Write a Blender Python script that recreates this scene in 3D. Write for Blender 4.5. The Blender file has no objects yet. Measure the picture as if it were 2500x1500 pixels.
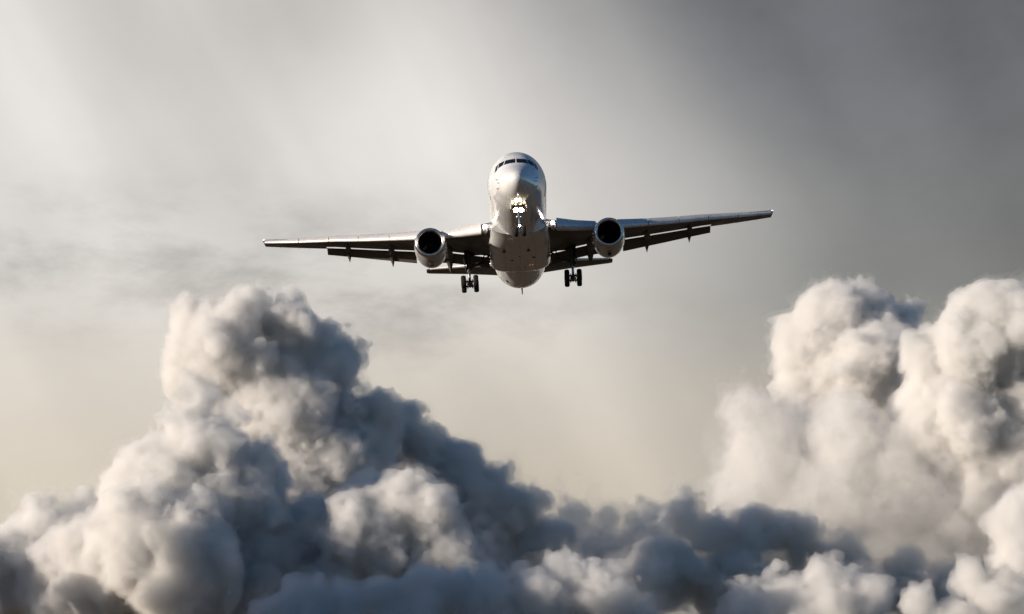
import bpy, math, random, sys
import numpy as np
from mathutils import Vector, Matrix

# ------------------------------------------------------------------ camera, sky, sun, exposure
sc = bpy.context.scene
C = sc.collection
F = 7800.0                       # focal length in photo pixels (photo is 2500 wide)
PITCH = math.radians(9.0)
cam = bpy.data.objects.new('camera', bpy.data.cameras.new('camera')); C.objects.link(cam)
cam.data.sensor_width = 36; cam.data.lens = 36 * F / 2500
cam.location = (0, 0, 2); cam.rotation_euler = (math.pi / 2 + PITCH, 0, 0)
cam.data.clip_start = 1; cam.data.clip_end = 200000
sc.camera = cam
FWD = np.array([0, math.cos(PITCH), math.sin(PITCH)]); UP = np.array([0, -math.sin(PITCH), math.cos(PITCH)]); RT = np.array([1., 0, 0])
def at(px, py, D):
    return np.array([0, 0, 2.]) + D * (FWD + RT * (px - 1250) / F + UP * (750 - py) / F)

SUN_AZ, SUN_EL = -113.0, 10.0    # azimuth clockwise from +Y
SKY_STRENGTH = 0.065
sun = bpy.data.lights.new('sun', 'SUN'); sun.energy = 5.0; sun.angle = math.radians(.5); sun.color = (1, .85, .69)
so = bpy.data.objects.new('sun', sun); C.objects.link(so)
_a, _e = math.radians(SUN_AZ), math.radians(SUN_EL)
SD = Vector((math.sin(_a) * math.cos(_e), math.cos(_a) * math.cos(_e), math.sin(_e)))
so.rotation_euler = SD.to_track_quat('Z', 'Y').to_euler()

vs = sc.view_settings; vs.view_transform = 'Standard'; vs.look = 'None'; vs.exposure = 0.3; vs.gamma = 1; vs.use_curve_mapping = False
cy = sc.cycles
cy.max_bounces = 14; cy.volume_bounces = 6; cy.diffuse_bounces = 3; cy.glossy_bounces = 4; cy.transparent_max_bounces = 64
cy.use_adaptive_sampling = True; cy.adaptive_threshold = 0.03; cy.use_denoising = True
cy.sample_clamp_indirect = 8

# ---- tiny node-expression helper
class Ex:
    def __init__(s, nt, v): s.nt, s.v = nt, v
    def _m(s, op, *a, clamp=False):
        n = s.nt.nodes.new('ShaderNodeMath'); n.operation = op; n.use_clamp = clamp
        for i, x in enumerate((s,) + a):
            if isinstance(x, Ex): s.nt.links.new(x.v, n.inputs[i])
            else: n.inputs[i].default_value = float(x)
        return Ex(s.nt, n.outputs[0])
    def __add__(s, o): return s._m('ADD', o)
    __radd__ = __add__
    def __sub__(s, o): return s._m('SUBTRACT', o)
    def __rsub__(s, o): return (s * -1) + o
    def __mul__(s, o): return s._m('MULTIPLY', o)
    __rmul__ = __mul__
    def __truediv__(s, o): return s._m('DIVIDE', o)
    def sm(s, a, b):             # smoothstep from a to b
        n = s.nt.nodes.new('ShaderNodeMapRange'); n.interpolation_type = 'SMOOTHSTEP'
        s.nt.links.new(s.v, n.inputs[0]); n.inputs[1].default_value = a; n.inputs[2].default_value = b
        if a > b:
            n.inputs[1].default_value = b; n.inputs[2].default_value = a; n.inputs[3].default_value = 1; n.inputs[4].default_value = 0
        return Ex(s.nt, n.outputs[0])
    def gauss(s, c, w):
        d = (s - c) * (1.0 / w); return (d * d * -1)._m('EXPONENT')

def noise(nt, vec, scale, detail=5, rough=.5, dist=0.0):
    n = nt.nodes.new('ShaderNodeTexNoise'); n.inputs['Scale'].default_value = scale; n.inputs['Detail'].default_value = detail
    n.inputs['Roughness'].default_value = rough; n.inputs['Distortion'].default_value = dist
    if vec is not None: nt.links.new(vec, n.inputs['Vector'])
    return Ex(nt, n.outputs[0])
def combine(nt, x, y, z):
    n = nt.nodes.new('ShaderNodeCombineXYZ')
    for i, q in enumerate((x, y, z)):
        if isinstance(q, Ex): nt.links.new(q.v, n.inputs[i])
        else: n.inputs[i].default_value = float(q)
    return n.outputs[0]
def mixc(nt, f, a, b):
    n = nt.nodes.new('ShaderNodeMix'); n.data_type = 'RGBA'
    for i, q in ((0, f), (6, a), (7, b)):
        if isinstance(q, Ex): nt.links.new(q.v, n.inputs[i])
        elif isinstance(q, (int, float)): n.inputs[i].default_value = q
        elif isinstance(q, tuple): n.inputs[i].default_value = (*q, 1) if len(q) == 3 else q
        else: nt.links.new(q, n.inputs[i])
    return n.outputs[2]

def build_world():
    w = bpy.data.worlds.new('World'); sc.world = w; w.use_nodes = True
    nt = w.node_tree; bgn = nt.nodes['Background']; outn = nt.nodes['World Output']
    sky = nt.nodes.new('ShaderNodeTexSky'); sky.sky_type = 'NISHITA'; sky.sun_disc = False
    sky.sun_elevation = math.radians(SUN_EL); sky.sun_rotation = math.radians(SUN_AZ)
    sky.air_density = 1.0; sky.dust_density = 0.1; sky.ozone_density = 4.0
    nt.links.new(sky.outputs[0], bgn.inputs[0]); bgn.inputs[1].default_value = SKY_STRENGTH
    tc = nt.nodes.new('ShaderNodeTexCoord'); sp = nt.nodes.new('ShaderNodeSeparateXYZ'); nt.links.new(tc.outputs['Generated'], sp.inputs[0])
    x, y, z = (Ex(nt, o) for o in sp.outputs)
    az = x._m('ARCTAN2', y) * (180 / math.pi)          # degrees, 0 = +Y, right positive
    el = z._m('ARCSINE') * (180 / math.pi)
    dvec = combine(nt, az, el, 0.0)
    big = noise(nt, combine(nt, az * .16, el * .16, 1.7), 1.0, 4, .45, .4) - .5
    # long soft diagonal streaks
    st = noise(nt, combine(nt, az * .24 + el * .13, el * .05 - az * .01, 4.2), 1.0, 3, .42, .3) - .5
    fine = noise(nt, combine(nt, az * .36, el * .80, 9.1), 1.0, 10, .60, .1)
    mott = noise(nt, combine(nt, az * .9, el * 1.3, 3.3), 1.0, 7, .6, .1) - .5
    # heavy rain-cloud bank on the right: its edge leans rightwards as it comes down
    edge = (el._m('MAXIMUM', 10.9) - 15.0) * -.65 - .6
    u = az - edge + big * 1.6 + st * 1.2
    dark = u.sm(-2.4, 5.0)
    low = el.sm(9.3, 6.8) * az.sm(12.0, 5.0)            # bank thins out towards the horizon
    dark = dark * (1.0 - low * .22)
    bright = 0.735 + st * .62 + big * .22 - el.sm(11.5, 15.0) * .08
    bright = bright - az.gauss(-4.4, 1.7) * el.gauss(14.2, 1.5) * .14
    bright = bright + az.gauss(-1.6, 1.5) * el.gauss(12.5, 3.0) * .07
    # thin grey fragments across the pale part
    band = el.gauss(9.7, 1.25) * az.sm(1.5, -2.96) + el.gauss(8.6, .8) * az.gauss(-.5, 3.5) * .6
    bright = bright - band * fine.sm(.40, .70) * .21
    bright = bright - el.sm(9.0, 4.5) * .12 + mott * .05
    veil_b = mixc(nt, el.sm(11.0, 5.0), (1.0, .965, .925), (1.0, .895, .745))
    dk = 0.235 - el.sm(10.0, 15.0) * .075 + big * .08 + st * .16 + el.sm(9.5, 6.0) * .15 + mott * .04
    dcol = mixc(nt, el.sm(9.5, 14.0), mixc(nt, el.sm(9.8, 7.0), (.98, 1.0, .97), (1.05, .96, .84)), (.94, .98, 1.06))
    def scale(col, f):
        n = nt.nodes.new('ShaderNodeVectorMath'); n.operation = 'SCALE'; nt.links.new(col, n.inputs[0]); nt.links.new(f.v, n.inputs[3]); return n.outputs[0]
    veil = mixc(nt, dark, scale(veil_b, bright), scale(dcol, dk))
    bg2 = nt.nodes.new('ShaderNodeBackground'); nt.links.new(veil, bg2.inputs[0]); bg2.inputs[1].default_value = .81
    cover = (az + big * 8)._m('ABSOLUTE').sm(42.0, 17.0) * el.sm(44.0, 24.0)
    ms = nt.nodes.new('ShaderNodeMixShader'); nt.links.new(cover.v, ms.inputs[0]); nt.links.new(bgn.outputs[0], ms.inputs[1]); nt.links.new(bg2.outputs[0], ms.inputs[2])
    nt.links.new(ms.outputs[0], outn.inputs[0])
build_world()

# ------------------------------------------------------------------ helpers
def tag(o, label=None, cat=None, group=None, kind=None):
    for k, v in (('label', label), ('category', cat), ('group', group), ('kind', kind)):
        if v: o[k] = v
    return o
def empty(name, loc=(0, 0, 0)):
    o = bpy.data.objects.new(name, None); C.objects.link(o); o.location = loc; return o
class MB:
    """collects geometry for ONE mesh object"""
    def __init__(s): s.v, s.f = [], []
    def add(s, vs_, fs):
        b = len(s.v); s.v += [tuple(map(float, p)) for p in vs_]; s.f += [tuple(b + i for i in f) for f in fs]; return s
    def loft(s, rings, closed=True, caps=(True, True)):
        n = len(rings[0]); vv = [p for r in rings for p in r]; ff = []
        for i in range(len(rings) - 1):
            for j in range(n if closed else n - 1):
                k = (j + 1) % n
                ff.append((i * n + j, i * n + k, (i + 1) * n + k, (i + 1) * n + j))
        if caps[0]: ff.append(tuple(range(n))[::-1])
        if caps[1]: ff.append(tuple((len(rings) - 1) * n + j for j in range(n)))
        return s.add(vv, ff)
    def tube(s, a, b, r0, r1=None, n=12, caps=True):
        r1 = r0 if r1 is None else r1
        a, b = Vector(a), Vector(b); d = (b - a).normalized(); q = d.to_track_quat('Z', 'Y')
        rings = [[p + q @ Vector((r * math.cos(2 * math.pi * j / n), r * math.sin(2 * math.pi * j / n), 0)) for j in range(n)] for p, r in ((a, r0), (b, r1))]
        return s.loft(rings, caps=(caps, caps))
    def lathe(s, origin, axis, prof, n=48, closed=False):
        """prof: (distance along axis, radius)"""
        o = Vector(origin); q = Vector(axis).normalized().to_track_quat('Z', 'Y')
        rings = [[o + q @ Vector((r * math.cos(2 * math.pi * j / n), r * math.sin(2 * math.pi * j / n), t)) for j in range(n)] for t, r in prof]
        return s.loft(rings, caps=(False, False))
    def box(s, c, size, rot=None):
        c = Vector(c); R = rot or Matrix.Identity(3)
        vv = [c + R @ Vector((sx * size[0] / 2, sy * size[1] / 2, sz * size[2] / 2)) for sx in (-1, 1) for sy in (-1, 1) for sz in (-1, 1)]
        return s.add(vv, [(0, 1, 3, 2), (4, 6, 7, 5), (0, 4, 5, 1), (2, 3, 7, 6), (0, 2, 6, 4), (1, 5, 7, 3)])
    def plate(s, pts, thick):
        """polygon pts (3D, planar) thickened along its normal"""
        pts = [Vector(p) for p in pts]; n = (pts[1] - pts[0]).cross(pts[2] - pts[0]).normalized() * thick / 2
        return s.loft([[p - n for p in pts], [p + n for p in pts]])
    def build(s, name, mat, parent=None, smooth=True, angle=35, bevel=0):
        me = bpy.data.meshes.new(name); me.from_pydata(s.v, [], s.f); me.validate()
        import bmesh
        bm = bmesh.new(); bm.from_mesh(me); bmesh.ops.recalc_face_normals(bm, faces=bm.faces); bm.to_mesh(me); bm.free()
        if smooth:
            me.polygons.foreach_set('use_smooth', [True] * len(me.polygons))
            me.set_sharp_from_angle(angle=math.radians(angle))
        me.materials.append(mat)
        o = bpy.data.objects.new(name, me); C.objects.link(o)
        if parent: o.parent = parent
        if bevel:
            b = o.modifiers.new('bevel', 'BEVEL'); b.width = bevel; b.segments = 2; b.limit_method = 'ANGLE'; b.angle_limit = math.radians(40)
        return o

def pmat(name, col, rough=.5, metal=0.0, spec=.5, coat=0.0, var=.08, nscale=1.0, bump=0.0, panels=None):
    m = bpy.data.materials.new(name); m.use_nodes = True; nt = m.node_tree; p = nt.nodes['Principled BSDF']
    p.inputs['Metallic'].default_value = metal; p.inputs['Specular IOR Level'].default_value = spec; p.inputs['Coat Weight'].default_value = coat; p.inputs['Coat Roughness'].default_value = .05; p.inputs['Coat IOR'].default_value = 1.7
    tc = nt.nodes.new('ShaderNodeTexCoord')
    n1 = noise(nt, tc.outputs['Object'], nscale, 6, .6)
    f = n1.sm(.3, .7)
    col2 = tuple(c * (1 - var) for c in col); c = mixc(nt, f, col2, col)
    r = f * (rough * .35) + rough * .82
    if panels:
        sp = nt.nodes.new('ShaderNodeSeparateXYZ'); nt.links.new(tc.outputs['Object'], sp.inputs[0])
        x, y, z = (Ex(nt, o) for o in sp.outputs)
        if panels == 'round': vec = combine(nt, y, x._m('ARCTAN2', z * -1) * 2.6, 0.0)
        else: vec = combine(nt, x, y, 0.0)
        b = nt.nodes.new('ShaderNodeTexBrick'); nt.links.new(vec, b.inputs['Vector'])
        b.inputs['Color1'].default_value = (0, 0, 0, 1); b.inputs['Color2'].default_value = (1, 1, 1, 1); b.inputs['Mortar'].default_value = (.5, .5, .5, 1)
        b.inputs['Scale'].default_value = 1; b.inputs['Mortar Size'].default_value = .012; b.inputs['Brick Width'].default_value = 2.4; b.inputs['Row Height'].default_value = 1.15
        b.inputs['Mortar Smooth'].default_value = .2
        sc_ = nt.nodes.new('ShaderNodeSeparateColor'); nt.links.new(b.outputs[0], sc_.inputs[0]); per = Ex(nt, sc_.outputs[0])
        mortar = Ex(nt, b.outputs['Fac'])
        r = r * (per * .35 + .82)
        c = mixc(nt, per * .06, c, tuple(q * .82 for q in col))
        c = mixc(nt, mortar * .55, c, (.08, .08, .08))
        # faint grime streaks running aft
        stv = noise(nt, combine(nt, x * 5, y * .25, z * 5), 1.0, 4, .6).sm(.52, .75)
        c = mixc(nt, stv * .09, c, (.20, .17, .14)); r = r + stv * .07
    nt.links.new(c, p.inputs['Base Color']); nt.links.new(r.v, p.inputs['Roughness'])
    if bump:
        bn = nt.nodes.new('ShaderNodeBump'); bn.inputs['Strength'].default_value = bump; bn.inputs['Distance'].default_value = .02
        nz = noise(nt, tc.outputs['Object'], nscale * 1.3, 3, .5); nt.links.new(nz.v, bn.inputs['Height']); nt.links.new(bn.outputs[0], p.inputs['Normal'])
    return m
def emat(name, col, strength):
    m = bpy.data.materials.new(name); m.use_nodes = True; p = m.node_tree.nodes['Principled BSDF']
    p.inputs['Base Color'].default_value = (.8, .8, .8, 1); p.inputs['Emission Color'].default_value = (*col, 1); p.inputs['Emission Strength'].default_value = strength
    return m
SKIN = pmat('silver_skin', (.92, .945, .98), .18, metal=.20, coat=.45, spec=.7, nscale=.5, bump=.10, panels='round')
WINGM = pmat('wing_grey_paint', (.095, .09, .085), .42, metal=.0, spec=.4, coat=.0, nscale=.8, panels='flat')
SLATM = pmat('polished_slat_metal', (.86, .84, .83), .30, metal=.30, nscale=1.2, panels=None)
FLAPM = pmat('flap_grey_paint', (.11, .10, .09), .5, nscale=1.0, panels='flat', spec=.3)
LIPM = pmat('inlet_lip_metal', (.82, .79, .76), .22, metal=1.0, nscale=2)
COWLM = pmat('cowl_paint', (.62, .64, .66), .20, metal=.35, coat=.3, nscale=1.5, var=.12)
DARKM = pmat('dark_duct', (.012, .012, .013), .7, spec=.2)
FANM = pmat('fan_titanium', (.03, .03, .033), .4, metal=.7)
TYREM = pmat('tyre_rubber', (.018, .017, .016), .75, spec=.25, nscale=6, bump=.3)
STEELM = pmat('gear_steel', (.07, .07, .07), .45, metal=.5, nscale=4)
CHROMEM = pmat('oleo_chrome', (.85, .83, .80), .15, metal=1.0, nscale=4)
GLASSM = pmat('cockpit_glass', (.01, .013, .02), .06, spec=.7, nscale=3)
BAYM = pmat('bay_dark', (.03, .028, .025), .8, spec=.2)
BLACKM = pmat('black_fitting', (.02, .02, .02), .5)
FRAMEM = pmat('window_frame', (.62, .62, .63), .35, metal=.3)
LAMPM = emat('lamp_lens', (1, .78, .52), 70)
WLAMPM = emat('wing_lamp_lens', (1, .94, .88), 45)
NAVM = emat('nav_lens', (.8, .9, 1), 4)
REDM = emat('beacon_lens', (1, .12, .08), .35)

# ------------------------------------------------------------------ ground (below the frame; it is what the belly mirrors)
def build_ground():
    m = bpy.data.materials.new('dry_fields'); m.use_nodes = True; nt = m.node_tree; p = nt.nodes['Principled BSDF']
    tc = nt.nodes.new('ShaderNodeTexCoord')
    v = nt.nodes.new('ShaderNodeTexVoronoi'); v.inputs['Scale'].default_value = .0045; nt.links.new(tc.outputs['Object'], v.inputs['Vector'])
    n = noise(nt, tc.outputs['Object'], .02, 8, .6)
    s_ = nt.nodes.new('ShaderNodeSeparateColor'); nt.links.new(v.outputs['Color'], s_.inputs[0])
    c = mixc(nt, Ex(nt, s_.outputs[0]), (.085, .057, .036), (.14, .098, .064)); c = mixc(nt, n.sm(.4, .7) * .6, c, (.10, .085, .05))
    nt.links.new(c, p.inputs['Base Color']); p.inputs['Roughness'].default_value = .95; p.inputs['Specular IOR Level'].default_value = .1
    me = bpy.data.meshes.new('ground'); R = 60000
    N = 24; vv = [(0, 0, 0)]; ff = []
    for k, r in enumerate((300, 3000, 15000, R)):
        for j in range(N): vv.append((r * math.cos(2 * math.pi * j / N), r * math.sin(2 * math.pi * j / N), 0))
    for j in range(N):
        ff.append((0, 1 + j, 1 + (j + 1) % N))
        for k in range(3): ff.append((1 + k * N + j, 1 + (k + 1) * N + j, 1 + (k + 1) * N + (j + 1) % N, 1 + k * N + (j + 1) % N))
    me.from_pydata(vv, [], ff); me.materials.append(m)
    o = bpy.data.objects.new('ground', me); C.objects.link(o); tag(o, kind='structure')
build_ground()

# ------------------------------------------------------------------ clouds
def vapour(name, density, skin):
    m = bpy.data.materials.new(name); m.use_nodes = True
    nt = m.node_tree; nt.nodes.remove(nt.nodes['Principled BSDF']); out = nt.nodes['Material Output']
    vsn = nt.nodes.new('ShaderNodeVolumeScatter'); vsn.inputs['Color'].default_value = (.895, .903, .918, 1)
    vsn.inputs['Density'].default_value = density; vsn.inputs['Anisotropy'].default_value = 0.1
    nt.links.new(vsn.outputs[0], out.inputs['Volume'])
    if skin:     # a faint skin of droplets where the vapour meets clear air
        tr = nt.nodes.new('ShaderNodeBsdfTransparent'); df = nt.nodes.new('ShaderNodeBsdfDiffuse'); df.inputs[0].default_value = (.85, .86, .88, 1)
        mx = nt.nodes.new('ShaderNodeMixShader'); mx.inputs[0].default_value = .02
        nt.links.new(tr.outputs[0], mx.inputs[1]); nt.links.new(df.outputs[0], mx.inputs[2]); nt.links.new(mx.outputs[0], out.inputs['Surface'])
    return m
VAP = {'firm': (vapour('cloud_core', .050, False), vapour('cloud_vapour', .031, True), vapour('cloud_veil', .0035, False)),
       'soft': (vapour('soft_cloud_core', .020, False), vapour('soft_cloud_vapour', .007, True), vapour('soft_cloud_veil', .0025, False)),
       'thin': (vapour('thin_cloud_core', .0018, False), vapour('thin_cloud_vapour', .0009, True), vapour('thin_cloud_veil', .0005, False))}

def fbm(shape, cell, octaves, rng, gain=.5):
    out = np.zeros(shape, 'f'); amp = 1.; tot = 0
    for o in range(octaves):
        c = cell / 2 ** o
        if c < 1.5: break
        n = [max(2, int(math.ceil(s / c)) + 2) for s in shape]
        r = rng.standard_normal(n).astype('f')
        for ax in range(3):
            t = np.arange(shape[ax], dtype='f') / c; i = t.astype(int); f = t - i; f = f * f * (3 - 2 * f)
            sh = [1, 1, 1]; sh[ax] = -1; f = f.reshape(sh)
            r = np.take(r, i, ax) * (1 - f) + np.take(r, i + 1, ax) * f
        out += amp * r; tot += amp * amp; amp *= gain
    return out / math.sqrt(tot)

def cloud(label, blobs, D0, seed, vox=3.0, levels=4, shrink=.40, rough=13.0, minr=3.2, wisp=0.0, squash=1.0, kind='firm', shells=True, fray=11.0):
    """blobs: (px, py, radius px, extra depth m) -> one cauliflower cloud, meshed from a distance field"""
    import openvdb as vdb
    rng = np.random.default_rng(seed); S0 = []
    for px, py, r, dd in blobs:
        d = D0 + dd; S0.append((*at(px, py, d), r * d / F))
    L = [np.array(S0, float)]
    for lv in range(levels):
        new = []
        lo_p, hi_p = ((.64, .92), (.70, .98), (.78, 1.02), (.80, 1.04))[lv]
        for x, y, z, r in L[-1]:
            if r * shrink < minr: continue
            n = int(2.5 / shrink ** 2)
            v = rng.standard_normal((n, 3)); v /= np.linalg.norm(v, axis=1)[:, None]
            rr = r * shrink * rng.uniform(.45, 1.3, n)
            new.append(np.column_stack([np.array([x, y, z]) + v * (r * rng.uniform(lo_p, hi_p, n))[:, None], rr]))
        if not new: break
        N = np.vstack(new); keep = np.ones(len(N), bool); A = np.vstack(L)
        for i0 in range(0, len(N), 4000):
            q = N[i0:i0 + 4000]; d = np.linalg.norm(q[:, None, :3] - A[None, :, :3], axis=2) - A[None, :, 3]
            keep[i0:i0 + 4000] = (d.min(1) > -q[:, 3] * 1.1)
        L.append(N[keep])
    S = np.vstack(L)
    pad = 4 * vox + rough * 2.5 + 22
    lo = (S[:, :3] - S[:, 3:4]).min(0) - pad; hi = (S[:, :3] + S[:, 3:4]).max(0) + pad
    lo[2] = max(lo[2], 120.0)
    n = np.ceil((hi - lo) / vox).astype(int) + 1
    T = max(6 * vox, 44 + rough * 2); Dg = np.full(n, T, 'f')
    ax = [lo[i] + vox * np.arange(n[i]) for i in range(3)]
    for x, y, z, r in S:
        R = r + T
        a = [max(0, int((c - R - lo[i]) / vox)) for i, c in enumerate((x, y, z))]
        b = [min(n[i], int((c + R - lo[i]) / vox) + 2) for i, c in enumerate((x, y, z))]
        if any(b[i] <= a[i] for i in range(3)): continue
        gx = (ax[0][a[0]:b[0]] - x)[:, None, None]; gy = (ax[1][a[1]:b[1]] - y)[None, :, None]; gz = (ax[2][a[2]:b[2]] - z)[None, None, :]
        d = np.sqrt(gx * gx + gy * gy + gz * gz).astype('f') - np.float32(r)
        v = Dg[a[0]:b[0], a[1]:b[1], a[2]:b[2]]; np.minimum(v, d, out=v)
    Dg += fbm(tuple(n), 110 / vox, 6, rng, .74) * rough
    if wisp: Dg += np.maximum(0, fbm(tuple(n), 45 / vox, 4, rng, .7)) * wisp
    for i in range(3):
        s = [slice(None)] * 3; s[i] = 0; Dg[tuple(s)] = T; s[i] = -1; Dg[tuple(s)] = T
    def shell(field, iso, name, m, parent, origin):
        g = vdb.FloatGrid(T); g.copyFromArray(field); p, q = g.convertToQuads(iso)
        p = (p * vox + lo).astype('f'); o = p.mean(0) if origin is None else origin; p -= o
        me = bpy.data.meshes.new(name)
        me.vertices.add(len(p)); me.vertices.foreach_set('co', p.ravel())
        me.loops.add(q.size); me.loops.foreach_set('vertex_index', q.ravel().astype('i'))
        me.polygons.add(len(q)); me.polygons.foreach_set('loop_start', np.arange(0, q.size, 4, dtype='i'))
        me.update(calc_edges=True); me.validate(); me.polygons.foreach_set('use_smooth', np.ones(len(q), bool))
        me.materials.append(m)
        ob = bpy.data.objects.new(name, me); C.objects.link(ob)
        if parent: ob.parent = parent
        else: ob.location = o
        return ob, o, len(p)
    ob, org, nv = shell(Dg, 0.0, 'cloud', VAP[kind][1], None, None)
    if shells:
        shell(Dg, -9.0, 'dense_core', VAP[kind][0], ob, org)
        Dg += fbm(tuple(n), 38 / vox, 4, rng, .7) * fray
        for i in range(3):
            s = [slice(None)] * 3; s[i] = 0; Dg[tuple(s)] = T; s[i] = -1; Dg[tuple(s)] = T
        shell(Dg, 6.0, 'vapour_veil', VAP[kind][2], ob, org)
    tag(ob, label, 'cloud', 'cumulus clouds banked along the bottom')
    print('cloud', label[:30], 'spheres', len(S), 'grid', n, 'verts', nv); sys.stdout.flush()
    return ob
CLOUDS = True
if CLOUDS:
    cloud('tall billowing cumulus tower at left, sunlit on its left flank and blue-grey on its right',
          [(560, 860, 120, 0), (470, 900, 85, 20), (490, 790, 55, 30), (600, 780, 50, 30), (720, 850, 100, 60), (800, 880, 90, 90), (700, 780, 45, 60), (690, 1000, 190, 60), (865, 880, 40, 120), (780, 1130, 190, 80)], 6200, 1)
    cloud('dark slate cloud ridge sloping down to the right from the foot of the tall tower',
          [(930, 1090, 95, 60), (990, 1030, 40, 40), (1090, 1180, 115, 60), (1200, 1270, 110, 60), (1290, 1340, 80, 60), (1000, 1350, 200, 60), (1150, 1420, 170, 60)], 6400, 7)
    cloud('broad cream cloud with a domed head in front of the tall tower',
          [(480, 1100, 115, 0), (400, 1230, 170, 0), (560, 1240, 140, 0), (650, 1180, 70, 50), (330, 1400, 170, 0), (480, 1440, 200, 0), (640, 1420, 150, 0), (350, 1330, 150, -150), (450, 1390, 150, -170)], 5600, 3)
    cloud('low grey cloud shoulder at the lower left corner of the view',
          [(110, 1300, 90, 0), (220, 1290, 70, 40), (20, 1380, 120, 0), (150, 1430, 140, -40), (300, 1500, 110, -80)], 5950, 4)
    cloud('rounded pale mound of cloud in front of the dark slate ridge',
          [(970, 1240, 95, 0), (880, 1190, 60, 60), (1040, 1260, 100, 0), (900, 1340, 140, 0), (1080, 1380, 130, 0), (760, 1330, 110, 20)], 5615, 5)
    cloud('low front bank of small puffs along the bottom edge near the middle',
          [(850, 1500, 75, 0), (940, 1455, 60, 10), (1040, 1425, 62, 0), (1130, 1440, 70, 30), (1200, 1500, 90, 0), (1300, 1455, 60, -20), (1390, 1430, 66, 20), (1480, 1480, 80, 0), (1560, 1530, 70, 0), (1000, 1560, 130, 0), (1300, 1590, 130, 0), (740, 1575, 120, 0)], 4800, 6)
    cloud('tall bright white cumulus tower at right with crisp cauliflower edges',
          [(2030, 800, 115, 0), (2110, 770, 80, 20), (1970, 850, 90, 0), (2090, 900, 150, 0), (1960, 930, 80, 0), (2190, 810, 65, 60), (2230, 760, 30, 120)], 6300, 11)
    cloud('huge pale cumulus rising beyond the frame edge right of the white tower',
          [(2440, 850, 155, 0), (2340, 900, 110, 0), (2260, 880, 60, -20), (2540, 850, 115, 60), (2350, 1040, 180, 0), (2550, 1050, 200, 0), (2450, 1220, 190, 0)], 6000, 12)
    cloud('soft grey shelf of cloud below the bright white tower',
          [(1840, 1010, 65, 0), (1930, 1040, 80, 0), (2060, 1070, 110, -40), (1880, 1130, 110, 0), (2030, 1200, 150, 0), (2200, 1180, 150, -60), (1800, 1240, 90, 0)], 6050, 13, rough=12, wisp=10, kind='soft', fray=18)
    cloud('dark blue-grey wedge of cloud low on the right behind the front puffs',
          [(1660, 1265, 62, -100), (1730, 1300, 75, -80), (1830, 1300, 72, -50), (1940, 1345, 80, 0), (2060, 1390, 85, 40), (2180, 1425, 80, 70), (1620, 1400, 100, -110), (1780, 1430, 110, -70), (1950, 1470, 110, -20), (2290, 1470, 80, 90)], 5750, 14, rough=12, wisp=8, fray=18)
    cloud('hazy grey cloud lying low in the gap between both cloud masses',
          [(1400, 1255, 55, 0), (1480, 1262, 50, 0), (1560, 1285, 55, 0), (1630, 1290, 60, 0), (1440, 1360, 90, 0), (1560, 1390, 90, 0), (1660, 1390, 90, 0), (1360, 1400, 110, 0)], 6600, 15, rough=14, wisp=12, vox=4, kind='soft', fray=22)
    cloud('bright puffy cloud head at the bottom edge right of the middle',
          [(2020, 1440, 70, 0), (1930, 1470, 70, 0), (2090, 1480, 70, 0), (1860, 1530, 90, 0), (2000, 1560, 120, 0)], 4700, 16)
    MIST = [('grey haze lying over the low clouds in the gap and at the lower right', [(1500, 1370, 110, 0), (1640, 1330, 120, 0), (1780, 1290, 130, 0), (1930, 1250, 150, 0), (2080, 1250, 160, 0), (2250, 1250, 170, 0), (2420, 1300, 170, 0), (1700, 1440, 150, 0), (2000, 1420, 160, 0), (2300, 1440, 160, 0), (1830, 1080, 110, 60)], 5930, 41)]
    for lb, b, d, sd_ in MIST:
        o = cloud(lb, b, d, sd_, vox=7, levels=2, minr=25, rough=26, kind='thin', fray=30); o.name = 'mist'; o['kind'] = 'stuff'; del o['group']
    SHADE = [  # unseen clouds added left of the view to cast shade on the low clouds
        ([(-1300, 260, 150, 0), (-1080, 250, 130, 150), (-1520, 270, 170, -150), (-1750, 300, 130, -200)], 4700, 33, 'thin'),
        ([(-260, 860, 130, 0), (-260, 1000, 130, 0), (-260, 1150, 130, 0), (-260, 1300, 130, 0), (-260, 1450, 130, 0)], 5085, 35, 'firm'),
        ([(-270, 1540, 220, 0)], 5330, 36, 'firm'),
        ([(-260, 1450, 150, 0), (-420, 1500, 220, 0)], 5800, 34, 'firm'),
        ([(-420, 1020, 230, -450), (-420, 1150, 230, -200), (-430, 1250, 230, 0), (-450, 1340, 230, 200), (-470, 1400, 230, 400), (-430, 1300, 270, -350), (-430, 1300, 270, 0), (-430, 1350, 260, 300)], 4430, 32, 'firm')]
    for b, d, sd_, kd in SHADE: cloud({33: 'thin high cloud scrap beyond the left edge of the view', 34: 'low cumulus just beyond the bottom left corner of the view', 35: 'slender cumulus tower just beyond the left edge of the view', 36: 'squat cumulus below and beyond the bottom left corner', 32: 'long nearer cumulus bank beyond the left edge of the view'}[sd_], b, d, sd_, vox=12, levels=2, minr=30, rough=20, shells=False, kind=kd)
    cloud('small grey-white puffy cloud filling the bottom right corner',
          [(2240, 1480, 65, 0), (2370, 1430, 55, 20), (2440, 1470, 70, 0), (2320, 1550, 100, 0), (2500, 1540, 100, 0), (2520, 1360, 90, 60), (2520, 1250, 80, 120)], 4900, 17)

# ------------------------------------------------------------------ airliner; local frame: x = picture right, y = aft, z = up; s = metres behind the nose tip
S0 = 25.8
plane = empty('airliner')
plane.matrix_world = Matrix.Translation(Vector(at(1266.5, 567, 291))) @ Matrix.Rotation(math.radians(-.6), 4, 'Z') @ Matrix.Rotation(math.radians(-2.1), 4, 'X') @ Matrix.Rotation(math.radians(-3.3), 4, 'Y')
tag(plane, 'silver twin-engine jet airliner head-on with gear and flaps down for landing', 'airplane')

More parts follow.
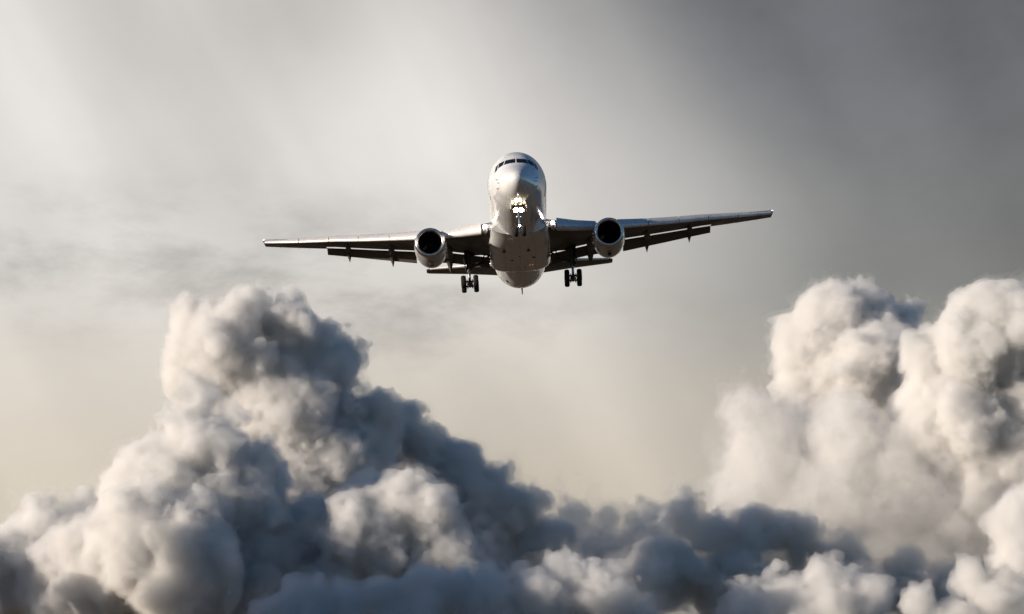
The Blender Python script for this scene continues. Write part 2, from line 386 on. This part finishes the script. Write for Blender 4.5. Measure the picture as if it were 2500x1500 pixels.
FUS = [  # s, half width, top z, bottom z
 (0.00, .02, -1.02, -1.06), (.06, .26, -.80, -1.28), (.2, .47, -.60, -1.48), (.5, .76, -.33, -1.74), (.9, 1.03, -.07, -1.96), (1.4, 1.30, .22, -2.15), (2.0, 1.56, .56, -2.31),
 (2.5, 1.74, .93, -2.40), (3.0, 1.89, 1.36, -2.47), (3.5, 2.02, 1.74, -2.53), (4.2, 2.17, 2.10, -2.59), (5.2, 2.33, 2.40, -2.65), (6.5, 2.45, 2.61, -2.69), (8.5, 2.515, 2.705, -2.705),
 (12, 2.515, 2.705, -2.705), (20, 2.515, 2.705, -2.705), (30, 2.515, 2.705, -2.705), (36.5, 2.515, 2.705, -2.705), (39, 2.47, 2.705, -2.52), (41.5, 2.27, 2.70, -2.02), (44, 1.94, 2.68, -1.40), (47, 1.50, 2.62, -.62),
 (50, 1.03, 2.5, .16), (52.5, .66, 2.36, .78), (54.2, .36, 2.18, 1.2), (54.8, .22, 2.05, 1.38)]
_fs = np.array([f[0] for f in FUS])
def fus(s):
    # smooth (monotone cubic-ish) interpolation
    k = int(np.clip(np.searchsorted(_fs, s) - 1, 0, len(FUS) - 2)); out = []
    h = _fs[k + 1] - _fs[k]; t = (s - _fs[k]) / h
    for c in (1, 2, 3):
        y0, y1 = FUS[k][c], FUS[k + 1][c]; d = (y1 - y0) / h
        dm = (y0 - FUS[k - 1][c]) / (_fs[k] - _fs[k - 1]) if k > 0 else d
        dp = (FUS[k + 2][c] - y1) / (_fs[k + 2] - _fs[k + 1]) if k < len(FUS) - 2 else d
        m0 = 0 if dm * d <= 0 else 2 * dm * d / (dm + d); m1 = 0 if dp * d <= 0 else 2 * dp * d / (dp + d)
        out.append((2*t**3-3*t*t+1)*y0 + (t**3-2*t*t+t)*h*m0 + (-2*t**3+3*t*t)*y1 + (t**3-t*t)*h*m1)
    return out
def fus_pt(s, a, off=0.0):
    """a = angle from top, clockwise seen by the camera (towards +x)"""
    hw, t, b = fus(s); zc = b + (t - b) * .5
    rz = (t - b) / 2
    return Vector((math.sin(a) * (hw + off), s - S0, zc + math.cos(a) * (rz + off)))
def nose_s(x, z):
    """station where the front view point (x, z) meets the nose"""
    lo, hi = 0.0, 9.0
    for _ in range(40):
        m = (lo + hi) / 2; hw, t, b = fus(m); zc = (t + b) / 2; rz = (t - b) / 2
        if (x / hw) ** 2 + ((z - zc) / rz) ** 2 > 1: lo = m
        else: hi = m
    return hi
def build_fuselage():
    ss = sorted(set([round(v, 3) for v in list(np.linspace(0, .5, 12)) + list(np.linspace(.5, 9, 60)) + list(np.linspace(9, 35, 14)) + list(np.linspace(35, 54.8, 44))]))
    N = 96; rings = [[fus_pt(max(s, .004), 2 * math.pi * j / N) for j in range(N)] for s in ss]
    m = MB().loft(rings); return m.build('fuselage', SKIN, plane, angle=60)
fuselage = build_fuselage()

def skin_patch(poly, off=.012, nu=6, nv=4, thick=.02):
    """quad in front view (x,z): corners top-left, top-right, bottom-right, bottom-left wrapped on the nose"""
    (ax, az), (bx, bz), (cx, cz), (dx, dz) = poly; outer, inner = [], []
    for i in range(nv + 1):
        for j in range(nu + 1):
            u, v = j / nu, i / nv
            x = (ax * (1-u) + bx * u) * (1-v) + (dx * (1-u) + cx * u) * v
            z = (az * (1-u) + bz * u) * (1-v) + (dz * (1-u) + cz * u) * v
            s = nose_s(x, z); e = .02
            hw, t, b = fus(s); nrm = Vector((x / hw ** 2, 0, (z - (t + b) / 2) / ((t - b) / 2) ** 2)).normalized()
            s2 = nose_s(x + nrm.x * e, z + nrm.z * e); sl = (s2 - s) / e      # ds/dr
            nv3 = Vector((nrm.x, -1.0 / max(sl, .05), nrm.z)) if sl > 0 else nrm
            nv3 = Vector((nrm.x * sl, -1, nrm.z * sl)).normalized()
            p = Vector((x, s - S0, z)); outer.append(p + nv3 * off); inner.append(p - nv3 * thick)
    W = nu + 1; n = len(outer); f = []
    for i in range(nv):
        for j in range(nu):
            a = i * W + j; f.append((a, a + 1, a + W + 1, a + W)); f.append((n + a, n + a + W, n + a + W + 1, n + a + 1))
    bd = [j for j in range(nu)] + [i * W + nu for i in range(nv)] + [nv * W + nu - j for j in range(nu)] + [(nv - i) * W for i in range(nv)]
    for k in range(len(bd)):
        a, b = bd[k], bd[(k + 1) % len(bd)]; f.append((a, b, n + b, n + a))
    return MB().add(outer + inner, f)
WIN = [[(.05, 1.26), (.86, 1.19), (1.02, .72), (.05, .80)], [(.94, 1.18), (1.42, 1.02), (1.52, .50), (1.10, .70)], [(1.48, .99), (1.70, .80), (1.84, .22), (1.62, .36)]]
for sx in (-1, 1):
    for w in WIN:
        q = [(x * sx, z) for x, z in w]
        skin_patch(q, .010, 8, 5).build('cockpit_window', GLASSM, fuselage, angle=60)
    # wiper
    m = MB()
    for k in range(6):
        x0, x1 = .12 + k * .1, .12 + (k + 1) * .1; z0, z1 = .78 + .00 * k, .78
        m.tube((sx * x0, nose_s(x0, z0) - S0 - .03, z0), (sx * x1, nose_s(x1, z1) - S0 - .03, z1), .014, n=6)
    m.build('wiper', BLACKM, fuselage)
    for zz, xx in ((-.62, 1.62), (-.98, 1.52), (-1.34, 1.60)):
        s = nose_s(xx, zz); p = Vector((sx * xx, s - S0, zz)); m = MB()
        m.tube(p, p + Vector((sx * .13, -.02, -.01)), .028, .02, 8); m.tube(p + Vector((sx * .13, .04, -.01)), p + Vector((sx * .13, -.20, -.01)), .022, .012, 8)
        m.build('pitot_probe', BLACKM, fuselage)
    # cabin windows along each side and forward door outline
    for s in np.arange(9.2, 41, 1.02):
        MB().box(fus_pt(s, sx * math.radians(78)) + Vector((sx * .002, 0, 0)), (.02, .25, .36), Matrix.Rotation(sx * math.radians(-12), 3, 'Y')).build('cabin_window', GLASSM, fuselage, smooth=False)
    m = MB()
    for a, b, sA, sB in ((62, 62, 6.6, 7.7), (112, 112, 6.6, 7.7)):
        m.tube(fus_pt(sA, sx * math.radians(a), .002), fus_pt(sB, sx * math.radians(b), .002), .014, n=6)
    for s in (6.6, 7.7):
        for k in range(8): m.tube(fus_pt(s, sx * math.radians(62 + k * 6.25), .002), fus_pt(s, sx * math.radians(62 + (k + 1) * 6.25), .002), .014, n=6)
    m.build('cabin_door_seam', BLACKM, fuselage)

# belly fairing between the wings
def fairing():
    rings = []; N = 64
    for k in range(33):
        s = 15.0 + k * (31.6 - 15.0) / 32; t = k / 32
        e = min(1, max(0, (s - 15.0) / 5.5)); e = e * e * (3 - 2 * e); g = min(1, max(0, (31.6 - s) / 2.6)); g = g * g * (3 - 2 * g); e = min(e, g)
        hw = 2.40 + .36 * e; zb = -2.60 - .36 * e; zt = -.9 + .15 * e; ring = []
        for j in range(N):
            a = 2 * math.pi * j / N; n = 2 + .9 * e; c, sn = math.cos(a), math.sin(a)
            x = hw * math.copysign(abs(c) ** (2 / n), c); z = (zt + zb) / 2 + (zt - zb) / 2 * math.copysign(abs(sn) ** (2 / n), sn)
            ring.append((x, s - S0, z))
        rings.append(ring)
    o = MB().loft(rings).build('belly_fairing', SKIN, plane, angle=50)
    for x, s in ((-1.45, 20.6), (.75, 20.6)):      # triangular ram-air inlets
        MB().plate([(x - .18, s - S0, -2.968), (x + .18, s - S0, -2.968), (x, s - S0 - 1.25, -2.968)], .02).build('air_inlet', BLACKM, o, smooth=False)
    MB().box((-.05, 22.6 - S0, -2.97), (.12, .42, .03)).build('drain_port', BLACKM, o)
    for x, s in ((-.75, 24.2), (1.2, 23.4)): MB().box((x, s - S0, -2.96), (.26, .24, .04)).build('vent_slot', BLACKM, o)
    for x in (-.10, -.32, .42):
        MB().box((x, 27.6 - S0, -2.965), (.035, 2.2, .02)).build('door_seam', BLACKM, o)
    MB().box((-1.0, 28.6 - S0, -2.96), (.03, 1.1, .02)).build('door_seam', BLACKM, o)
    for (x, mt, nm) in ((.85, WLAMPM, 'position_light'), (1.1, REDM, 'beacon_light')):
        MB().lathe((x, 26.6 - S0, -2.94), (0, 0, -1), [(0, .06), (.05, .05), (.08, .001)], 12).build(nm, REDM if nm == 'beacon_light' else AMBERM, o)
    return o
AMBERM = emat('amber_lens', (1, .6, .2), .2)
fairing()

# ---- small things hanging from the fuselage
def blade_antenna(s, x, z, h, name='antenna', mat=BLACKM, lean=.25, l=.4, t=.04):
    y = s - S0
    MB().loft([[(x - t / 2, y - l / 2, z), (x + t / 2, y - l / 2, z), (x + t / 2, y + l / 2, z), (x - t / 2, y + l / 2, z)],
               [(x - t / 4, y - l / 4 + lean, z - h), (x + t / 4, y - l / 4 + lean, z - h), (x + t / 4, y + l / 4 + lean, z - h), (x - t / 4, y + l / 4 + lean, z - h)]]).build(name, mat, fuselage, smooth=False)
blade_antenna(36.5, .9, -2.40, .42); blade_antenna(12.0, -.9, -2.42, .30, mat=SLATM); blade_antenna(36.3, -1.25, -2.25, .16, l=.5, t=.3)
blade_antenna(37.6, .05, -2.60, .78, name='drain_mast', mat=COWLM, l=.4, t=.18, lean=.2)
blade_antenna(16.2, -.6, -2.63, .3, mat=COWLM)

# ---- wings
def af(t, x):       # half thickness
    return 5 * t * (.2969 * math.sqrt(x) - .1260 * x - .3516 * x * x + .2843 * x ** 3 - .1036 * x ** 4)
def camb(x): return .018 * (1 - (2 * x - 1) ** 2) + .012 * max(0, x - .6)
def wing_geo(x):
    le = 17.6 + (x - 2.4) * .676 - (max(0, 5.2 - x)) * .25
    te = 29.3 + max(0, x - 7.9) * .365 + min(x, 7.9) * .03 - .2
    z = -1.50 + (x - 2.4) * math.tan(math.radians(5.6)) + .0024 * max(0, x - 5) ** 2 + .051 * max(0, min(x, 17) - 8) + .10 * min(1, max(0, x - 3) / 3)
    tw = math.radians(float(np.interp(x, (0, 2.4, 6.3, 9, 17, 23.8), (3.6, 3.3, .6, .2, -.8, -1.2)))); th = .145 - .05 * min(1, x / 12)
    return le, te - le, z, tw, th
def wpt(sx, x, cx, cz, extra=0.0, pivot=None):
    """chord-fraction coordinates -> local 3D; the wing chord is nose-up by the twist"""
    le, c, z, tw, th = wing_geo(x)
    u = (cx - .3) * c; w = cz * c
    y = le + .3 * c + u * math.cos(tw) + w * math.sin(tw); zz = z - u * math.sin(tw) + w * math.cos(tw)
    return Vector((sx * x, y - S0, zz))
def section(x, x0, x1, n=16, zoff=0.0):
    th = wing_geo(x)[4]; us = [x0 + (x1 - x0) * (.5 - .5 * math.cos(math.pi * k / n)) for k in range(n + 1)]
    up = [(u, camb(u) + af(th, u)) for u in us]; lo_ = [(u, camb(u) - af(th, u)) for u in us]
    return up[::-1] + lo_[1:]
def rot2(p, piv, a):
    dx, dz = p[0] - piv[0], p[1] - piv[1]; c, s = math.cos(a), math.sin(a)
    return (piv[0] + dx * c + dz * s, piv[1] - dx * s + dz * c)      # positive a: trailing edge down
def build_wing(sx):
    m = MB()
    xs = [1.8, 2.4, 3, 4, 5, 6, 7, 7.9, 9, 11, 13, 15, 17, 17.9]
    ring = lambda x, e: [wpt(sx, x, *p) for p in section(x, .012, e, 18)]
    m.loft([ring(x, .76) for x in xs])
    xs2 = [17.93, 19, 20.5, 22, 23.2, 23.6, 23.8]
    def tipring(x):
        sc2 = 1 if x < 23.3 else (.9 if x < 23.7 else .55)
        return [wpt(sx, x, p[0], p[1] * sc2) for p in section(x, 0.002, 1.0, 18)]
    m.loft([tipring(x) for x in xs2])
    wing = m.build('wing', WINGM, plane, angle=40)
    # slats: crescent panels drooped ahead of the leading edge
    for a, b in ((3.35, 6.9), (8.9, 11.7), (11.75, 14.6), (14.65, 17.4), (17.45, 20.3), (20.35, 23.62)):
        rings = []
        for k in range(5):
            x = a + (b - a) * k / 4; th = wing_geo(x)[4]; c = wing_geo(x)[1]
            drop = .033 + .045 * (x - 8) / 15 if x > 8 else .026; ch = .150 if x > 8 else .085
            if x > 8: ch *= 1 + .5 * (x - 8) / 15
            us = [0, .003, .01, .02, .035, .055, .08, .105, 1.0]; us = [u if u <= .105 else None for u in us][:-1]
            us = [u / .105 * ch for u in us]
            outer = [(u, camb(u) + af(th, u) + .006) for u in us[::-1]] + [(u, camb(u) - af(th, u) - .004) for u in us[1:6]]
            inner = [(p[0] * .93 + .012, p[1] * .75 + (.008 if p[1] > 0 else .004)) for p in outer][::-1]
            pts = [rot2(p, (.02, 0), -math.radians(20)) for p in outer + inner]
            pts = [(p[0] - (.092 if x > 8 else .055), p[1] - drop) for p in pts]
            rings.append([wpt(sx, x, *p) for p in pts])
        MB().loft(rings).build('slat', SLATM, wing, angle=40)
    # flaps, double slotted inboard
    def flap(name, a, b, ch0, defl, pos, th, mat=FLAPM, n=5):
        rings = []
        for k in range(n):
            x = a + (b - a) * k / (n - 1); c = wing_geo(x)[1]; ch = ch0 if callable(ch0) is False else ch0(x)
            px, pz = pos(x) if callable(pos) else pos
            pts = []; us = [.5 - .5 * math.cos(math.pi * q / 10) for q in range(11)]
            up = [(u * ch / c, (af(th, u) + .03 * u * (1 - u)) * ch / c) for u in us]; lo_ = [(u * ch / c, (-af(th, u) * .6 + .03 * u * (1 - u)) * ch / c) for u in us]
            for p in up[::-1] + lo_[1:]:
                q = rot2(p, (0, 0), math.radians(defl)); pts.append((q[0] + px, q[1] + pz))
            rings.append([wpt(sx, x, *p) for p in pts])
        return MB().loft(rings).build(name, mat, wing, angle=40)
    te_z = lambda x: camb(.76) - af(wing_geo(x)[4], .76)
    gap = lambda x: .09 / wing_geo(x)[1]
    flap('flap', 9.5, 17.85, lambda x: 1.52 - (x - 9.5) * .07, 32, lambda x: (.775, te_z(x) - gap(x)), .15)
    flap('inboard_aileron', 7.3, 9.45, lambda x: 1.3, 22, lambda x: (.775, te_z(x) - gap(x)), .14)
    flap('flap', 2.75, 7.25, lambda x: .75, 28, lambda x: (.775, te_z(x) - gap(x)), .16)
    flap('aft_flap', 2.80, 7.2, lambda x: .55, 45, lambda x: (.775 + .63 / wing_geo(x)[1], te_z(x) - gap(x) - .34 / wing_geo(x)[1]), .12)
    # flap track fairings
    for x, big in ((6.45, 1.25), (11.75, 1.0), (15.8, .85)):
        c = wing_geo(x)[1]; rings = []
        for t, r, dz in ((.34, .02, -.06), (.42, .14, -.22), (.52, .20, -.34), (.64, .24, -.42), (.74, .25, -.46), (.79, .22, -.44)):
            p = wpt(sx, x, t, camb(t) - af(wing_geo(x)[4], t)); r *= big
            rings.append([p + Vector((r * 1.25 * math.cos(q * math.pi / 6), 0, dz * big * .7 + r * math.sin(q * math.pi / 6))) for q in range(12)])
        f = MB().loft(rings).build('flap_fairing', FLAPM, wing, angle=50)
        p0 = wpt(sx, x, .78, te_z(x)) + Vector((0, 0, -.18 * big)); rings = []
        Lg = 1.75 * big
        for t, hw, top, bot in ((0, .27, .12, -.12), (.25, .27, .10, -.20), (.55, .19, .02, -.20), (.8, .10, -.06, -.16), (1.0, .012, -.12, -.14)):
            y = Lg * t * math.cos(math.radians(36)); z = -Lg * t * math.sin(math.radians(36))
            rings.append([p0 + Vector((sgn * hw * big, y, z + q * big)) for sgn, q in ((-1, top), (1, top), (1, bot * .4), (.0, bot), (-1, bot * .4))])
        MB().loft(rings).build('fairing_tail', FLAPM, f, angle=30)
    # static wicks
    for x in (19.6, 20.6, 21.5, 22.4, 23.2):
        p = wpt(sx, x, 1.0, .0); MB().tube(p, p + Vector((0, .32, -.05)), .012, .004, 5).build('static_wick', BLACKM, wing)
    # wingtip navigation light, root landing light
    p = wpt(sx, 23.72, .05, .01); MB().lathe(p, (sx * .5, -1, 0), [(-.12, .07), (0, .08), (.07, .06), (.1, .002)], 12).build('navigation_light', NAVM, wing)
    p = wpt(sx, 3.0, -.0, -.0) + Vector((0, -.10, .05))
    rings = []
    for t, r in ((-.32, .02), (-.29, .12), (-.15, .25), (.2, .34), (1.4, .36)): rings.append([p + Vector((r * .85 * math.cos(q * math.pi / 10), t, r * math.sin(q * math.pi / 10) - .15)) for q in range(20)])
    h = MB().loft(rings).build('landing_light_housing', SLATM, wing, angle=50)
    MB().lathe(p + Vector((0, -.28, -.03)), (0, -1, 0), [(0, .17), (.06, .15), (.10, .001)], 16).build('landing_light', WLAMPM, wing)
    return wing
wings = [build_wing(-1), build_wing(1)]

# ---- engines
def build_engine(sx):
    x = sx * 7.92; z = -2.38; s = 16.9; ax = Vector((0, 1, -.045)); o = Vector((x, s - S0, z))
    eng = empty('engine'); eng.parent = plane
    MB().lathe(o, ax, [(0.42, .99), (.25, .985), (.12, 1.02), (.03, 1.10), (0, 1.17), (.02, 1.245), (.08, 1.285), (.20, 1.325), (.36, 1.355)], 64).build('inlet_lip', LIPM, eng, angle=80)
    MB().lathe(o, ax, [(.362, 1.355), (.37, 1.352), (.7, 1.395), (1.3, 1.44), (2.2, 1.46), (3.2, 1.42), (4.2, 1.30), (4.9, 1.15), (5.2, 1.08), (5.19, 1.04), (4.4, 1.1)], 64).build('cowl', COWLM, eng, angle=60)
    MB().lathe(o, ax, [(.42, .99), (.8, 1.02), (1.3, 1.12), (1.9, 1.17), (5.0, 1.05)], 64).build('inlet_duct', DARKM, eng, angle=80)
    MB().lathe(o, ax, [(4.4, .80), (5.3, .74), (6.1, .56), (6.3, .50), (6.28, .46), (5.5, .5)], 48).build('core_nozzle', LIPM, eng, angle=60)
    MB().lathe(o, ax, [(5.4, .38), (6.3, .32), (7.0, .12), (7.15, .005)], 32).build('exhaust_plug', STEELM, eng, angle=60)
    # fan with spinner
    fb = MB(); q = ax.normalized().to_track_quat('Z', 'Y')
    for k in range(34):
        a = 2 * math.pi * k / 34; rings = []
        for r, tw in ((.36, .25), (.75, .6), (1.13, .95)):
            dc = Vector((-math.sin(a), math.cos(a), 0)); rc = Vector((math.cos(a), math.sin(a), 0)); w = .13
            ch = dc * math.sin(tw) * w + Vector((0, 0, 1)) * math.cos(tw) * w; nn = (dc * math.cos(tw) - Vector((0, 0, 1)) * math.sin(tw)) * .012
            rings.append([o + q @ (rc * r + Vector((0, 0, 1.55)) + v) for v in (-ch - nn * .2, -nn, ch, nn)])
        fb.loft(rings)
    fb.build('fan', FANM, eng, smooth=False)
    MB().lathe(o, ax, [(1.05, .005), (1.12, .10), (1.3, .23), (1.5, .33), (1.75, .38)], 32).build('spinner', FANM, eng, angle=60)
    # drain mast and vents at the bottom
    b = o + Vector((sx * -.02, 2.0, -1.46 - .09)); MB().box(b, (.32, .5, .34)).build('drain_mast', BLACKM, eng, bevel=.02)
    MB().box(o + Vector((-.03, 1.15, -1.47)), (.36, .10, .05)).build('vent', BLACKM, eng)
    # nacelle strakes
    for sg in (-1, 1):
        a = math.radians(52) * sg; rr = 1.44
        pts = [o + Vector((math.sin(a) * (rr + h), y, math.cos(a) * (rr + h) - .045 * y)) for y, h in ((1.1, -.03), (1.6, .02), (2.4, .30), (2.7, .28), (2.6, -.03))]
        MB().plate(pts, .03).build('strake', COWLM, eng, smooth=False)
    # pylon
    rings = []
    for y, hw, zt, zb in ((1.6, .03, 1.38, 1.2), (2.2, .16, 1.62, 1.2), (3.2, .24, 1.95, 1.15), (4.6, .26, 2.15, .9), (6.0, .26, 2.1, .6), (7.6, .22, 2.0, .9), (9.4, .10, 1.95, 1.35), (10.2, .02, 1.95, 1.6)):
        rings.append([o + Vector((hw * cx, y, (zt + zb) / 2 + (zt - zb) / 2 * cz)) for cx, cz in ((-1, -.7), (-1, .7), (-.6, .95), (0, 1), (.6, .95), (1, .7), (1, -.7), (.6, -1), (-.6, -1))])
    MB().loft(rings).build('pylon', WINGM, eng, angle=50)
for sx in (-1, 1): build_engine(sx)

# ---- tail
def build_tail():
    for sx in (-1, 1):
        rings = []
        for x, le, c, z in ((.4, 45.6, 6.2, 1.45), (1.6, 46.4, 5.7, 1.54), (5, 48.7, 4.05, 2.0), (8.9, 51.3, 2.2, 2.42), (9.25, 51.8, 1.6, 2.45)):
            pts = []
            for k in range(21):
                u = abs(1 - k / 10); u = u * u; sgn = 1 if k < 10 else -1
                pts.append(Vector((sx * x, le + u * c * .999 - S0, z - (u - .4) * c * .02 + sgn * af(.10, u) * c)))
            rings.append(pts[:-1])
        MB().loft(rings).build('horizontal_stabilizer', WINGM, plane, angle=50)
        st = C.objects[-1] if False else bpy.data.objects['horizontal_stabilizer' if sx == -1 else 'horizontal_stabilizer.001']; rings = []
        for x, le, c, z in ((1.7, 46.47, 5.65, 1.553), (5, 48.7, 4.05, 2.0), (8.9, 51.3, 2.2, 2.42)):
            pts = []
            for k in range(11):
                u = abs(1 - k / 5) ** 2 * .07; sgn = 1 if k < 5 else -1
                pts.append(Vector((sx * x, le - .02 + u * c - S0, z - (u - .4) * c * .02 + sgn * (af(.10, u) * c + .012))))
            rings.append(pts)
        MB().loft(rings).build('leading_edge', SLATM, st, angle=60)
    rings = []
    for z, le, c in ((2.2, 40.5, 10.0), (3.2, 43.4, 7.9), (7, 47.2, 5.6), (10.4, 50.6, 3.6), (10.8, 51.4, 2.6)):
        pts = []
        for k in range(20):
            u = abs(1 - k / 10); u = u * u; sgn = 1 if k < 10 else -1
            pts.append(Vector((sgn * af(.11, u) * c, le + u * c * .999 - S0, z)))
        rings.append(pts)
    MB().loft(rings).build('vertical_stabilizer', COWLM, plane, angle=50)
build_tail()

# ---- landing gear
def tyre(c, r, w, parent, mat=TYREM, ax=(1, 0, 0)):
    """wheel = tyre with rim sub-part made by the caller; returns tyre mesh builder"""
    c = Vector(c); prof = []
    for k in range(15):
        a = -math.pi / 2 + math.pi * k / 14; e = 2 / 2.9
        y = w / 2 * math.copysign(abs(math.sin(a)) ** e, math.sin(a)); rr = r - (w * .46) * (1 - abs(math.cos(a)) ** e) if abs(math.cos(a)) > 1e-6 else r - w * .46
        prof.append((y, rr))
    prof = [(-w * .42, r * .52)] + prof + [(w * .42, r * .52)]
    m = MB().lathe(c, ax, prof, 40)
    return m
def wheel_hub(c, r, w, ax=(1, 0, 0)):
    return MB().lathe(c, ax, [(-w * .3, .001), (-w * .3, r * .2), (-w * .36, r * .25), (-w * .26, r * .42), (-w * .40, r * .53), (w * .40, r * .53), (w * .26, r * .42), (w * .36, r * .25), (w * .3, r * .2), (w * .3, .001)], 32)
def nose_gear():
    g = empty('nose_gear'); g.parent = plane
    y = 3.6 - S0; zb = -4.82; r, w = .47, .36
    top = Vector((0, y + .25, -2.3)); bot = Vector((0, y, zb + .1))
    MB().tube(top, top.lerp(bot, .52), .13, .12, 16).build('strut', STEELM, g)
    m = MB().tube(top.lerp(bot, .50), bot, .065, .065, 14); m.tube((-.42, y, zb), (.42, y, zb), .06, n=12); m.tube((0, y, zb - .1), (0, y, zb + .22), .10, n=12)
    m.build('oleo_piston', CHROMEM, g)
    m = MB()
    mid = top.lerp(bot, .52); m.tube(mid + Vector((-.14, .1, 0)), mid + Vector((.14, .1, 0)), .15, n=12); 
    m.box(mid + Vector((0, .02, -.05)), (.42, .26, .20)); m.tube(mid + Vector((-.2, -.02, -.05)), mid + Vector((-.2, -.16, -.05)), .08, n=10); m.tube(mid + Vector((.2, -.02, -.05)), mid + Vector((.2, -.16, -.05)), .08, n=10)
    m.build('steering_collar', CHROMEM, g, bevel=.015)
    m = MB()
    a = mid + Vector((0, .12, -.1)); b = Vector((0, y + .42, (mid.z + zb) / 2)); c = Vector((0, y + .05, zb + .12))
    for sx in (-.07, .07): m.tube(a + Vector((sx, 0, 0)), b, .03, n=8); m.tube(b, c + Vector((sx, 0, 0)), .03, n=8)
    m.build('torque_link', STEELM, g)
    m = MB(); 
    for sx in (-.22, .22): m.tube(top.lerp(bot, .35) + Vector((0, .05, 0)), (sx, y + 1.7, -2.4), .05, n=8)
    m.build('drag_brace', STEELM, g)
    for sx in (-1, 1):
        wh = tyre((sx * .335, y, zb), r, w, g).build('wheel', TYREM, g, angle=50)
        wheel_hub((sx * .335, y, zb), r, w).build('rim', STEELM, wh, angle=40)
        # nose gear doors
        z0 = -2.42
        d = MB(); pts = [(sx * .60, y - .75, z0 + .05), (sx * .60, y + 1.7, z0 - .12), (sx * .72, y + 1.6, z0 - .60), (sx * .72, y - .55, z0 - .50)]
        d.plate(pts, .04).build('gear_door', SKIN, g, smooth=False)
        # landing lamps on the strut
        p = top.lerp(bot, .30) + Vector((sx * .23, -.14, .02))
        lh = MB().lathe(p, (0, -1, .12), [(-.18, .06), (-.12, .16), (0, .215), (.02, .215), (.02, .2)], 20).build('lamp_housing', STEELM, g)
        MB().lathe(p, (0, -1, .12), [(.0, .20), (.04, .17), (.07, .001)], 20).build('lamp_lens', LAMPM, lh)
    m = MB(); m.tube(top.lerp(bot, .30) + Vector((-.26, -.02, 0)), top.lerp(bot, .30) + Vector((.26, -.02, 0)), .03, n=8); m.build('lamp_bracket', STEELM, g)
    MB().lathe(mid.lerp(bot, .72) + Vector((0, -.07, .03)), (0, -1, 0), [(0, .085), (.04, .07), (.06, .001)], 14).build('taxi_light', WLAMPM, g)
    rings = [[fus_pt(y + S0 + t, math.pi + a, off) for a, off in ((-.20, -.1), (-.20, .008), (0, .012), (.20, .008), (.20, -.1))] for t in (-.7, -.2, .4, 1.0, 1.6)]
    MB().loft(rings).build('wheel_bay', BAYM, g)
nose_gear()
def main_gear(sx):
    g = empty('main_gear'); g.parent = plane
    x = sx * 4.70; y = 26.2 - S0; zb = -4.47; r, w = .585, .46
    top = Vector((sx * 4.75, y - .2, -1.6)); bot = Vector((x, y, zb + .1))
    mid = top.lerp(bot, .60)
    MB().tube(top, mid, .24, .21, 18).tube(mid + Vector((0, 0, .12)), mid + Vector((0, 0, -.10)), .26, n=18).build('strut', STEELM, g)
    MB().tube(mid, bot, .125, .125, 16).build('oleo_piston', CHROMEM, g)
    m = MB()
    for q in (-1, 1):
        el = mid.lerp(bot, .5) + Vector((0, q * .42, 0))
        for e in (-.09, .09):
            m.tube(mid + Vector((e, q * .2, -.05)), el, .04, n=8); m.tube(el, bot + Vector((e, q * .12, .1)), .04, n=8)
    m.build('torque_link', STEELM, g)
    tilt = math.radians(6); fr = Vector((x, y - .71 * math.cos(tilt), zb + .71 * math.sin(tilt))); rr = Vector((x, y + .71 * math.cos(tilt), zb - .71 * math.sin(tilt)))
    m = MB().tube(fr, rr, .15, n=14); m.tube(fr - Vector((.5, 0, 0)), fr + Vector((.5, 0, 0)), .085, n=12); m.tube(rr - Vector((.5, 0, 0)), rr + Vector((.5, 0, 0)), .085, n=12)
    for e in (-.2, .2): m.tube(fr + Vector((e, 0, 0)), fr + Vector((e * 1.01, 0, 0)) + Vector((.08 if e > 0 else -.08, 0, 0)), .21, n=16); m.tube(rr + Vector((e, 0, 0)), rr + Vector((e * 1.4, 0, 0)), .21, n=16)
    m.tube(fr + Vector((.2, 0, -.18)), rr + Vector((.2, 0, -.18)), .035, n=8); m.tube(fr + Vector((-.2, 0, -.18)), rr + Vector((-.2, 0, -.18)), .035, n=8)
    m.box(bot, (.36, .4, .34)); m.build('bogie_beam', STEELM, g, bevel=.01)
    for p in (fr, rr):
        for e in (-.56, .56):
            c = p + Vector((e, 0, 0)); wh = tyre(c, r, w, g).build('wheel', TYREM, g, angle=50); wheel_hub(c, r, w).build('rim', STEELM, wh, angle=40)
    # braces up to the fuselage
    m = MB(); a = top.lerp(bot, .50)
    m.tube(a, (sx * 2.2, y - .3, -1.75), .085, n=12); m.tube(a.lerp(Vector((sx * 2.2, y - .3, -1.75)), .5), (sx * 3.0, y + .1, -1.35), .05, n=10)
    m.build('side_brace', STEELM, g)
    m = MB(); m.tube(a + Vector((0, .1, -.1)), (sx * 2.6, y + 1.6, -1.9), .07, n=12); m.tube(a.lerp(Vector((sx * 2.6, y + 1.6, -1.9)), .55), (sx * 2.3, y + .7, -1.5), .045, n=10); m.build('drag_brace', STEELM, g)
    m = MB(); m.tube(top + Vector((sx * .30, -.1, -.2)), mid + Vector((sx * .32, .0, .05)), .035, n=8); m.tube(mid + Vector((sx * .05, 0, .1)), mid + Vector((sx * .34, 0, .05)), .03, n=8)
    m.tube(mid + Vector((sx * -.16, -.15, .6)), mid + Vector((sx * -.1, -.16, -.2)), .025, n=8)
    m.build('hydraulic_line', STEELM, g)
    m = MB().plate([(sx * 5.18, y - .9, -1.9), (sx * 5.12, y + .9, -1.9), (sx * 5.02, y + .45, -3.3), (sx * 5.05, y - .35, -3.3)], .05)
    m.build('gear_door', WINGM, g, smooth=False)
    MB().box((sx * 3.9, y + .1, -1.62), (2.4, 1.5, .12)).build('wheel_bay', BAYM, g)
for sx in (-1, 1): main_gear(sx)
